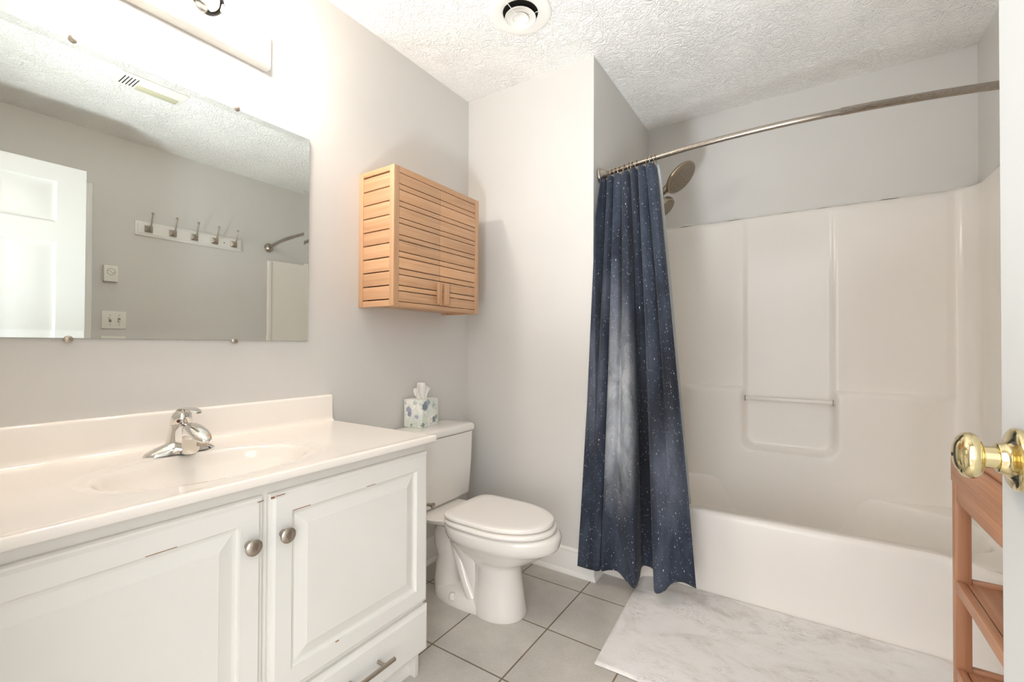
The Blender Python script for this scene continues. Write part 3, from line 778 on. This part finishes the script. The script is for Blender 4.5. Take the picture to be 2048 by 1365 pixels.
# ------------------------------------------------------------------ faucet
FX, FY, FZ = 0.142, 0.528, TZ - 0.0006
fau = thing('faucet', 'polished chrome single lever faucet behind the oval sink', 'faucet', (FX, FY, FZ))
mb = MB(); rings = []
for k in range(25):
    q = -1 + 2 * k / 24; y = FY + 0.084 * q; a = abs(q)
    hw = 0.027 * (1 - a ** 4) ** 0.5 + 0.002; hh = 0.010 + 0.030 * (1 - a) ** 1.1; hh *= (1 - a ** 6) ** 0.5 if a < 1 else 0.05
    hh = max(hh, 0.002)
    rings.append([(FX + hw * math.cos(PI * i / 12), y, FZ + hh * math.sin(PI * i / 12) ** 0.8) for i in range(13)])
mb.loft(rings)
mb.build('base_plate', m_chrome, fau)
mb = MB(); rings = []
for h, r, dx in ((0.0, 0.036, -0.006), (0.02, 0.0325, -0.007), (0.04, 0.0285, -0.006), (0.06, 0.0255, -0.003), (0.075, 0.0245, 0.0), (0.0765, 0.0238, 0.0), (0.078, 0.0248, 0.001), (0.092, 0.0245, 0.004), (0.104, 0.0215, 0.008), (0.112, 0.015, 0.011), (0.116, 0.007, 0.013), (0.117, 0.0005, 0.013)):
    rings.append([(FX + dx + r * math.cos(2 * PI * i / 28), FY + r * math.sin(2 * PI * i / 28), FZ + h) for i in range(28)])
body = mb.loft(rings).build('body', m_chrome, fau, ang=60)
tag(MB().cyl((FX + 0.020, FY - 0.012, FZ + 0.087), (FX + 0.0265, FY - 0.0155, FZ + 0.087), 0.0042).build('index_button', m_redcap, body), 'small dark red button')
mb = MB(); rings = []
for q, dz, hw, th in ((0.0, 0.113, 0.014, 0.006), (0.02, 0.1195, 0.016, 0.006), (0.045, 0.122, 0.016, 0.005), (0.07, 0.1215, 0.0145, 0.004), (0.090, 0.1185, 0.012, 0.0035), (0.104, 0.1145, 0.007, 0.003)):
    rings.append([(FX + 0.002 + q, FY + hw * math.cos(2 * PI * i / 16), FZ + dz + th * 0.5 * math.sin(2 * PI * i / 16)) for i in range(16)])
mb.loft(rings)
mb.build('lever', m_chrome, fau, ang=60)
mb = MB(); rings = []
for x, zt, zb, hw, ex in ((-0.004, 0.050, 0.0, 0.019, 0.5), (0.004, 0.066, 0.0, 0.0205, 0.5), (0.018, 0.077, 0.0, 0.0215, 0.5), (0.036, 0.0825, 0.0, 0.0215, 0.5), (0.052, 0.0835, 0.0, 0.0215, 0.5), (0.058, 0.0835, 0.002, 0.0215, 0.5), (0.0605, 0.0833, 0.040, 0.0220, 0.6), (0.080, 0.0815, 0.046, 0.0235, 0.8), (0.105, 0.0755, 0.044, 0.0235, 0.85), (0.128, 0.066, 0.041, 0.0205, 0.9), (0.143, 0.057, 0.040, 0.014, 0.95), (0.150, 0.050, 0.042, 0.005, 1.0)):
    rg = []
    for i in range(28):
        a = 2 * PI * i / 28; c, s_ = math.cos(a), math.sin(a)
        rg.append((FX + 0.006 + x, FY + hw * math.copysign(abs(c) ** ex, c), FZ + (zt + zb) / 2 + (zt - zb) / 2 * math.copysign(abs(s_) ** ex, s_)))
    rings.append(rg)
mb.loft(rings)
spout = mb.build('spout', m_chrome, fau, ang=40)
MB().cyl((FX + 0.128, FY, FZ + 0.046), (FX + 0.126, FY, FZ + 0.034), 0.0115).build('aerator', m_nickel, spout)

# ------------------------------------------------------------------ mirror
mir = thing('wall_mirror', 'large frameless mirror with clips above the vanity', 'mirror', (0.0, 0.531, 1.475))
MY0, MY1, MZ0, MZ1 = 0.078, 0.984, 1.095, 1.855
lev = [(0.0, 0.0012), (0.0, 0.0072), (0.019, 0.0065)]
mb = MB()
def rect(k, x): return [(x, MY0 + k, MZ0 + k), (x, MY1 - k, MZ0 + k), (x, MY1 - k, MZ1 - k), (x, MY0 + k, MZ1 - k)]
mb.loft([rect(k, x) for k, x in lev[1:]], caps=False); mb.bm.faces.new([mb.bm.verts.new(p) for p in rect(0.019, 0.0065)])
glass = mb.build('glass', m_mirror, mir, ang=0.01)
mb = MB().loft([rect(0, 0.0012), rect(0, 0.0071)], caps=False)
mb.build('edge', m_mirror_edge, mir)
for y in (0.331, 0.726):
    for z, sg in ((MZ0, 1), (MZ1, -1)):
        MB().lathe([(0, 0.0), (0.0092, 0.0), (0.0092, 0.002), (0.006, 0.004), (0, 0.0045)], (0.0072, y, z - sg * 0.003), (1, 0, 0), 20).cyl((0.0005, y, z - sg * 0.007), (0.008, y, z - sg * 0.007), 0.004).build('clip', m_nickel, mir)

# ------------------------------------------------------------------ vanity light bar
bar_l = thing('vanity_light', 'white four globe light bar above the mirror', 'light fixture', (0.0, 0.527, 2.088))
LY0, LY1, LZ0, LZ1 = 0.232, 0.822, 2.030, 2.146
mb = MB()
lv = [(0, 0.001), (0, 0.030), (0.006, 0.044), (0.012, 0.048), (0.020, 0.048)]
mb.loft([[(x, LY0 + k, LZ0 + k), (x, LY1 - k, LZ0 + k), (x, LY1 - k, LZ1 - k), (x, LY0 + k, LZ1 - k)] for k, x in lv])
mb.build('back_plate', m_fixture, bar_l)
for i, y in enumerate((0.732, 0.5955, 0.459, 0.3225)):
    lit = i in (0, 2)
    sk = MB().lathe([(0, 0), (0.030, 0), (0.030, 0.004), (0.024, 0.008), (0.019, 0.012), (0.018, 0.022), (0, 0.022)], (0.048, y, 2.088), (1, 0, 0)).build('socket', m_fixture, bar_l)
    prof = [(0.013, 0.0), (0.014, 0.006)] + [(0.040 * math.sin(a), 0.046 - 0.040 * math.cos(a)) for a in [0.42 + (PI - 0.42) * j / 20 for j in range(21)]]
    g = MB().lathe(prof, (0.0655, y, 2.088), (1, 0, 0), 40).build('globe_bulb', m_bulb if lit else m_clear, sk)
    tag(g, 'glowing white globe' if lit else 'unlit clear globe')

# ------------------------------------------------------------------ bamboo wall cabinet
bc = thing('wall_cabinet', 'bamboo wall cabinet with slatted double doors over the toilet', 'cabinet', (0.0, 1.489, 1.518))
BX, BY0, BY1, BZ0, BZ1 = 0.2127, 1.2148, 1.7635, 1.2367, 1.7996
pz = 0.028
for y in (BY0, BY1 - pz): 
    MB().box(BX - 0.026, BX, y, y + pz, BZ0, BZ1, 0.0015).build('post', m_bam_z, bc)
    MB().box(0.001, 0.026, y, y + pz, BZ0, BZ1, 0.0015).build('post', m_bam_z, bc)
for z0, z1 in ((BZ0, BZ0 + 0.018), (BZ1 - 0.024, BZ1)): MB().box(BX - 0.022, BX - 0.0005, BY0 + pz, BY1 - pz, z0, z1, 0.001).build('front_rail', m_bam_y, bc)
MB().box(0.001, BX - 0.026, BY0 + 0.004, BY1 - 0.004, BZ1 - 0.016, BZ1 - 0.001, 0.001).build('top_board', m_bam_y, bc)
MB().box(0.001, BX - 0.026, BY0 + 0.012, BY1 - 0.012, BZ0 + 0.010, BZ0 + 0.020, 0.001).build('bottom_board', m_bam_y, bc)
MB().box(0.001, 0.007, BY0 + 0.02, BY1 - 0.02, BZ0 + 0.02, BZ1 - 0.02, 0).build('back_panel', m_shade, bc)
gaps = [1.776, 1.716, 1.659, 1.603, 1.546, 1.490, 1.433, 1.377, 1.320, 1.264]
for yy, sg in ((BY0, 1), (BY1, -1)):
    mb = MB(); y0, y1 = sorted((yy + sg * 0.002, yy + sg * 0.014))
    for k in range(len(gaps) - 1): mb.box(0.026, BX - 0.026, y0, y1, gaps[k + 1] + 0.0022, gaps[k] - 0.0022 - (0.002 if k == 0 else 0), 0.0012)
    mb.box(0.026, BX - 0.026, y0 - 0.001 * sg, y1, BZ0, gaps[-1] - 0.0022, 0.0012).box(0.026, BX - 0.026, y0 - 0.001 * sg, y1, gaps[0] + 0.0025, BZ1, 0.0012)
    mb.build('slatted_side', m_bam_x, bc)
fg = [1.7745, 1.730, 1.707, 1.661, 1.639, 1.593, 1.571, 1.525, 1.503, 1.458, 1.435, 1.389, 1.365, 1.321, 1.299, 1.2555]
SEAM = 1.4835
for a, b, hy in ((BY0 + pz + 0.0012, SEAM - 0.0010, (SEAM - 0.021, SEAM - 0.001)), (SEAM + 0.0010, BY1 - pz - 0.0012, (SEAM + 0.020, SEAM + 0.048))):
    dr = MB()
    for k in range(len(fg) - 1): dr.box(BX - 0.013, BX - 0.001, a, b, fg[k + 1] + 0.0017, fg[k] - 0.0017, 0.0010)
    d_ = dr.build('slatted_door', m_bam_y, bc)
    MB().box(BX - 0.001, BX + 0.016, hy[0], hy[1], 1.262, 1.356, 0.002).build('block_handle', m_bam_z, d_)

# ------------------------------------------------------------------ toilet
TC = 1.517
toi = thing('toilet', 'white two-piece toilet with closed lid between vanity and alcove', 'toilet', (0.36, TC, 0))
def egg(xb, xf, hw, z, n=48, eb=2.6, wide=0.42, dy=0.0):
    """plan outline: blunt at the back, elliptical at the front"""
    xm = lerp(xb, xf, wide); pts = []
    for i in range(n):
        a = 2 * PI * i / n; c, s_ = math.cos(a), math.sin(a)
        if c >= 0: x = xm + (xf - xm) * abs(c) ** (2 / 2.05); y = hw * math.copysign(abs(s_) ** (2 / 2.05), s_)
        else: x = xm - (xm - xb) * abs(c) ** (2 / eb); y = hw * math.copysign(abs(s_) ** (2 / eb), s_)
        pts.append((x, TC + dy + y, z))
    return pts
mb = MB()
mb.loft([egg(0.30, 0.777, 0.152, 0.354), egg(0.285, 0.788, 0.164, 0.348), egg(0.282, 0.790, 0.166, 0.341), egg(0.286, 0.785, 0.163, 0.312), egg(0.292, 0.778, 0.158, 0.298), egg(0.302, 0.766, 0.150, 0.291),
         egg(0.33, 0.732, 0.136, 0.270), egg(0.36, 0.690, 0.118, 0.243), egg(0.385, 0.655, 0.100, 0.222), egg(0.40, 0.625, 0.088, 0.212),
         egg(0.41, 0.612, 0.082, 0.19, eb=2.1, wide=0.5), egg(0.412, 0.617, 0.084, 0.12, eb=2.1, wide=0.5), egg(0.405, 0.628, 0.092, 0.05, eb=2.1, wide=0.5), egg(0.40, 0.636, 0.098, 0.012, eb=2.1, wide=0.5), egg(0.40, 0.634, 0.097, 0.0006, eb=2.1, wide=0.5)])
# rear deck under the tank
mb.loft([egg(0.03, 0.36, hw, z, eb=5, wide=0.6) for z, hw in ((0.300, 0.07), (0.318, 0.10), (0.330, 0.125), (0.346, 0.135), (0.352, 0.130))])
# foot
mb.loft([egg(0.195, 0.60, hw, z, eb=2.6, wide=0.45) for z, hw in ((0.0006, 0.096), (0.012, 0.097), (0.030, 0.090), (0.043, 0.076), (0.052, 0.05))])
# trapway
tp_ = [((0.245, 0), 0.062), ((0.242, 0.06), 0.062), ((0.250, 0.12), 0.060), ((0.262, 0.165), 0.062), ((0.250, 0.21), 0.068), ((0.25, 0.25), 0.070), ((0.275, 0.285), 0.068), ((0.32, 0.30), 0.060)]
mb.tube([(x, TC, z + 0.004) for (x, z), r in tp_], [r for _, r in tp_], 24)
mb.tube([(0.36, TC, 0.26), (0.365, TC, 0.235), (0.385, TC, 0.18), (0.415, TC, 0.11), (0.44, TC, 0.05)], [0.085, 0.078, 0.066, 0.062, 0.066], 22)
mb.tube([(0.315, TC - 0.045, 0.255), (0.335, TC - 0.048, 0.22), (0.360, TC - 0.050, 0.16), (0.392, TC - 0.052, 0.09), (0.42, TC - 0.05, 0.04)], [0.022, 0.024, 0.024, 0.024, 0.028], 16)
mb.tube([(0.315, TC + 0.045, 0.255), (0.335, TC + 0.048, 0.22), (0.360, TC + 0.050, 0.16), (0.392, TC + 0.052, 0.09), (0.42, TC + 0.05, 0.04)], [0.022, 0.024, 0.024, 0.024, 0.028], 16)
bowl = mb.build('bowl', m_porc, toi, ang=50)
for dy in (-0.084, 0.084): MB().lathe([(0, 0), (0.015, 0), (0.0145, 0.012), (0.011, 0.020), (0.005, 0.0235), (0, 0.024)], (0.338, TC + dy, 0.026), (0, 0, 1)).build('bolt_cap', m_seat, bowl)
def slab_egg(xb, xf, hw, z0, z1, edge, eb, wide, dome=0.0):
    mb = MB(); lev = [(edge, z0), (edge * 0.3, z0 + edge * 0.35), (0, (z0 + z1) / 2), (edge * 0.3, z1 - edge * 0.35), (edge, z1)]
    R = [egg(xb + k, xf - k, hw - k, z, 64, eb, wide) for k, z in lev]
    if dome:
        for f in (0.85, 0.6, 0.3, 0.02):
            c = ((xb + xf) / 2, TC); R.append([(lerp(c[0], x, f), lerp(c[1], y, f), z1 + dome * (1 - f * f)) for x, y, z in egg(xb + edge, xf - edge, hw - edge, z1, 64, eb, wide)])
    return mb.loft(R)
slab_egg(0.312, 0.766, 0.168, 0.3585, 0.375, 0.005, 4.5, 0.5).build('seat', m_seat, toi, ang=60)
slab_egg(0.318, 0.755, 0.160, 0.3800, 0.398, 0.006, 6.0, 0.48, 0.002).build('lid', m_seat, toi, ang=60)
for dy in (-0.075, 0.075): MB().cyl((0.307, TC + dy - 0.018, 0.371), (0.307, TC + dy + 0.018, 0.371), 0.009).build('hinge', m_seat, toi)
def rrect(x0, x1, hw, z, r, n=8):
    pts = []
    for cx, cy, a0 in ((x1 - r, hw - r, 0), (x0 + r, hw - r, PI / 2), (x0 + r, -hw + r, PI), (x1 - r, -hw + r, 1.5 * PI)):
        for i in range(n + 1):
            a = a0 + PI / 2 * i / n; pts.append((cx + r * math.cos(a), TC + cy + r * math.sin(a), z))
    return pts
mb = MB().loft([rrect(0.030, 0.170, 0.205, 0.354, 0.02), rrect(0.024, 0.190, 0.215, 0.358, 0.03), rrect(0.021, 0.197, 0.220, 0.370, 0.03), rrect(0.018, 0.203, 0.228, 0.52, 0.03), rrect(0.016, 0.206, 0.232, 0.664, 0.03)])
tank = mb.build('tank', m_porc, toi, ang=50)
mb = MB().loft([rrect(0.014, 0.207, 0.234, 0.6665, 0.03), rrect(0.012, 0.211, 0.240, 0.669, 0.032), rrect(0.012, 0.213, 0.242, 0.674, 0.032), rrect(0.012, 0.212, 0.241, 0.692, 0.032), rrect(0.014, 0.207, 0.237, 0.700, 0.032), rrect(0.020, 0.195, 0.226, 0.703, 0.03), rrect(0.05, 0.16, 0.16, 0.704, 0.03)])
mb.build('tank_lid', m_porc, toi, ang=50)
MB().lathe([(0, 0), (0.013, 0), (0.012, 0.006), (0.006, 0.010), (0, 0.010)], (0.2055, TC - 0.200, 0.625), (1, 0, 0)).tube([(0.214, TC - 0.200, 0.625), (0.220, TC - 0.190, 0.623), (0.220, TC - 0.150, 0.618)], [0.006, 0.0065, 0.007], 12).build('flush_lever', m_chrome, tank)

# ------------------------------------------------------------------ tissue box
TBZ = 0.7045
tb = thing('tissue_box', 'blue flowered cube tissue box on the toilet tank lid', 'tissue box', (0.066, 1.522, TBZ))
rot = Matrix.Translation((0.066, 1.522, TBZ)) @ Matrix.Rotation(math.radians(7), 4, 'Z')
mb = MB().box(-0.052, 0.052, -0.061, 0.061, 0, 0.127, 0.0018, 2, rot)
mb.build('box', m_tbox, tb)
def tis(u, v, k=0):
    a = lerp(-1, 1, u); h = v
    wv = pw([(0, 0.024), (0.3, 0.040), (0.62, 0.058), (0.85, 0.054), (1.0, 0.036)], h)
    fold = 0.010 * math.sin(a * 6.5 + 1.3 * h) * (0.35 + h) + 0.004 * math.sin(a * 15 + 5 * h)
    lean = -0.010 * h + (0.006 if a < 0 else 0.0) * h
    z = 0.120 + 0.082 * h - 0.020 * max(0, a) ** 2 * smooth(0.6, 1, h) - 0.004 * a * a * h
    return rot @ Vector((0.004 + 0.006 * h + fold, a * wv + lean, z))
mb = MB().grid(tis, 48, 24).grid(lambda u, v: rot @ Vector((-0.006 - 0.012 * v + 0.006 * math.sin(u * 8), lerp(-0.032, 0.026, u) * (0.5 + 0.55 * math.sin(PI * min(1, v * 0.8))) - 0.008 * v, 0.120 + 0.062 * v - 0.008 * (2 * u - 1) ** 2 * v)), 24, 14)
tag(mb.build('tissue', m_tissue, tb, solid=0.0008, ang=80, fix=False), 'white tissue pulled up through the slot')

# ------------------------------------------------------------------ ceiling air diffuser
vt = thing('ceiling_vent', 'round white ceiling air diffuser near the toilet', 'vent', (0.602, 1.528, H))
VCX, VCY = 0.602, 1.528
def vl(prof, name, mat, ang=40): return MB().lathe([(r, -h) for r, h in prof], (VCX, VCY, H), (0, 0, 1), 56).build(name, mat, vt, ang=ang)
vl([(0.070, 0.0005), (0.126, 0.0005), (0.127, 0.004), (0.122, 0.008), (0.112, 0.0095), (0.098, 0.0095), (0.084, 0.0070), (0.078, 0.0055), (0.0735, 0.0045), (0.072, 0.0030), (0.072, 0.0006)], 'flange', m_plastic)
vl([(0.0, 0.0008), (0.0718, 0.0008), (0.0718, 0.0014), (0, 0.0014)], 'throat_shade', m_vent_shade)  # flat dark disc, painted shade in place of a real duct opening
vl([(0.0570, 0.0150), (0.0610, 0.0200), (0.0630, 0.0230), (0.0615, 0.0236), (0.0595, 0.0212), (0.0560, 0.0160)], 'outer_cone', m_plastic, 60)
vl([(0.0290, 0.0190), (0.033, 0.0235), (0.0350, 0.0260), (0.0337, 0.0266), (0.0318, 0.0245), (0.0280, 0.0200)], 'inner_cone', m_plastic, 60)
vl([(0, 0.010), (0.007, 0.011), (0.0110, 0.0145), (0.0110, 0.017), (0.007, 0.0185), (0.003, 0.019), (0.0, 0.019)], 'center_button', m_plastic, 60)
mb = MB()
for a in (0.35, 0.35 + 2 * PI / 3, 0.35 + 4 * PI / 3):
    d = Vector((math.cos(a), math.sin(a), 0)); c = Vector((VCX, VCY, H))
    mb.tube([c + d * 0.010 + Vector((0, 0, -0.022)), c + d * 0.040 + Vector((0, 0, -0.018)), c + d * 0.074 + Vector((0, 0, -0.006))], 0.0014, 8)
    mb.sphere(c + d * 0.079 + Vector((0, 0, -0.0075)), 0.0035, n=10)
mb.build('spokes', m_plastic, vt)

# ceiling fan light seen in the mirror
fan = thing('exhaust_fan', 'white rectangular ceiling fan with light lens, seen in the mirror', 'exhaust fan', (1.335, 0.92, H))
MB().box(1.262, 1.408, 0.775, 1.068, H - 0.012, H - 0.0005, 0.005, 3).build('cover', m_plastic, fan)
mb = MB()
for k in range(5): mb.box(1.285, 1.385, 0.795 + k * 0.0135, 0.7995 + k * 0.0135, H - 0.0128, H - 0.0118, 0)
mb.build('grille_slots', m_shade, fan)
MB().box(1.345, 1.395, 0.862, 1.045, H - 0.0165, H - 0.0115, 0.003, 2).build('light_lens', m_lens, fan)

# ------------------------------------------------------------------ things on the right wall (seen in the mirror)
rail = thing('coat_hook_rail', 'white board with five nickel coat hooks, seen in the mirror', 'hook rail', (W, 1.456, 1.868))
mb = MB()
lev = [(0, W - 0.0008), (0, W - 0.009), (0.004, W - 0.013), (0.012, W - 0.014), (0.015, W - 0.018)]
mb.loft([[(x, 1.115 + k, 1.820 + k), (x, 1.796 - k, 1.820 + k), (x, 1.796 - k, 1.916 - k), (x, 1.115 + k, 1.916 - k)] for k, x in lev])
mb.build('board', m_trim, rail)
for y in (1.188, 1.328, 1.462, 1.598, 1.734):
    mb = MB()
    for k, (a, x) in enumerate(((0.0225, 0.018), (0.0225, 0.022), (0.017, 0.027), (0.006, 0.029))):
        pass
    mb.loft([[(W - x, y - a, 1.868 - a), (W - x, y + a, 1.868 - a), (W - x, y + a, 1.868 + a), (W - x, y - a, 1.868 + a)] for a, x in ((0.0225, 0.018), (0.0225, 0.022), (0.015, 0.027), (0.013, 0.027), (0.008, 0.031))])
    mb.tube([(W - 0.028, y, 1.872), (W - 0.045, y + 0.002, 1.878), (W - 0.058, y + 0.004, 1.900), (W - 0.062, y + 0.006, 1.935), (W - 0.068, y + 0.008, 1.965)], [0.006, 0.0055, 0.0045, 0.0042, 0.004], 10)
    mb.sphere((W - 0.068, y + 0.008, 1.969), 0.0085, n=14)
    mb.tube([(W - 0.028, y, 1.864), (W - 0.042, y, 1.850), (W - 0.052, y, 1.848), (W - 0.058, y, 1.858)], [0.005, 0.0045, 0.004, 0.004], 8).sphere((W - 0.058, y, 1.860), 0.006, n=10)
    mb.build('coat_hook', m_nickel, rail, ang=30)
MB().cyl((W - 0.0175, 1.664, 1.868), (W - 0.0188, 1.664, 1.868), 0.004).build('screw_hole', m_shade, rail)

sw = thing('switch_plate', 'white double light switch plate beside the white casing', 'light switch', (W, 1.015, 1.237))
MB().box(W - 0.0062, W - 0.0005, 0.953, 1.078, 1.180, 1.295, 0.003, 3).build('plate', m_plastic, sw)
for y, a in ((0.995, 1), (1.041, -1)):
    MB().box(W - 0.0066, W - 0.0058, y - 0.007, y + 0.007, 1.222, 1.252, 0.0004).build('toggle_slot', m_groove, sw)
    MB().box(-0.012, 0, y - 0.0048, y + 0.0048, -0.005, 0.005, 0.002, 2, Matrix.Translation((W - 0.0055, 0, 1.237 + 0.004 * a)) @ Matrix.Rotation(0.45 * a, 4, 'Y')).build('toggle', m_plastic, sw)
    for z in (1.207, 1.268): MB().cyl((W - 0.006, y, z), (W - 0.0068, y, z), 0.003).build('screw', m_groove, sw)
th = thing('wall_control', 'small white box with round dial above the double switch plate', 'thermostat', (W, 0.990, 1.537))
MB().box(W - 0.030, W - 0.0005, 0.955, 1.027, 1.484, 1.590, 0.004, 3).build('housing', m_plastic, th)
mb = MB().torus((W - 0.0305, 0.991, 1.548), (1, 0, 0), 0.021, 0.0012, 28, 6)
mb.tube([(W - 0.0305, 0.991 + 0.018 * q, 1.548 - 0.008 * math.sin(q * 3.0)) for q in (-0.9, -0.6, -0.3, 0, 0.3, 0.6, 0.9)], 0.0010, 6)
mb.build('dial', m_groove, th)

# ------------------------------------------------------------------ wooden shelf behind the door
shf = thing('shelf_unit', 'slatted three tier wooden shelf stand behind the open door', 'shelf', (2.04, 1.37, 0))
GX0, GX1, GY0, GY1 = 1.890, 2.192, 1.10, 1.612
LW, LD = 0.031, 0.026
for x in (GX0, GX1 - LW):
    for y in (GY0, GY1 - LD):
        MB().box(x, x + LW, y, y + LD, 0.0092 if y > 1.44 else 0.0004, 0.792, 0.002).build('leg', m_shelf_z, shf)
def tier(name, zt, rail_h):
    t_ = MB().box(GX0 + 0.019, GX1 - 0.019, GY0 + 0.021, GY1 - 0.021, zt - 0.024, zt - 0.018, 0.001).build(name, m_shelf_x, shf)
    for xa in (GX0 + 0.001, GX1 - 0.019): MB().box(xa, xa + 0.018, GY0 + LD, GY1 - LD, zt - rail_h, zt, 0.002).build('side_rail', m_shelf_y, t_)
    for ya in (GY0 + 0.004, GY1 - 0.020): MB().box(GX0 + LW, GX1 - LW, ya, ya + 0.016, zt - rail_h, zt + 0.004, 0.002).build('end_rail', m_shelf_x, t_)
    n = 4; wd = (GX1 - 0.020 - (GX0 + 0.020)) / n
    for k in range(n): MB().box(GX0 + 0.020 + k * wd + 0.002, GX0 + 0.020 + (k + 1) * wd - 0.002, GY0 + 0.022, GY1 - 0.022, zt - 0.018, zt - 0.004, 0.0015).build('slat', m_shelf_y, t_)
tier('shelf_tier', 0.484, 0.030); tier('shelf_tier', 0.262, 0.030)
tt = MB().box(GX0 - 0.002, GX0 + 0.016, GY0 - 0.002, GY1 + 0.002, 0.733, 0.800, 0.002).build('top_apron', m_shelf_y, shf)
MB().box(GX0 + 0.002, GX0 + 0.018, GY0 + LD, GY1 - LD, 0.685, 0.7305, 0.002).build('side_rail', m_shelf_y, shf)
n = 5; wd = (GX1 - (GX0 + 0.0165)) / n
for k in range(n): MB().box(GX0 + 0.0165 + k * wd + 0.0015, GX0 + 0.0165 + (k + 1) * wd - 0.0015, GY0 - 0.002, GY1 + 0.002, 0.7935, 0.806, 0.0015).build('slat', m_shelf_y, tt)
MB().box(GX0 + LW, GX1 - LW, GY1 - 0.018, GY1 - 0.004, 0.70, 0.79, 0.002).build('end_rail', m_shelf_x, tt)
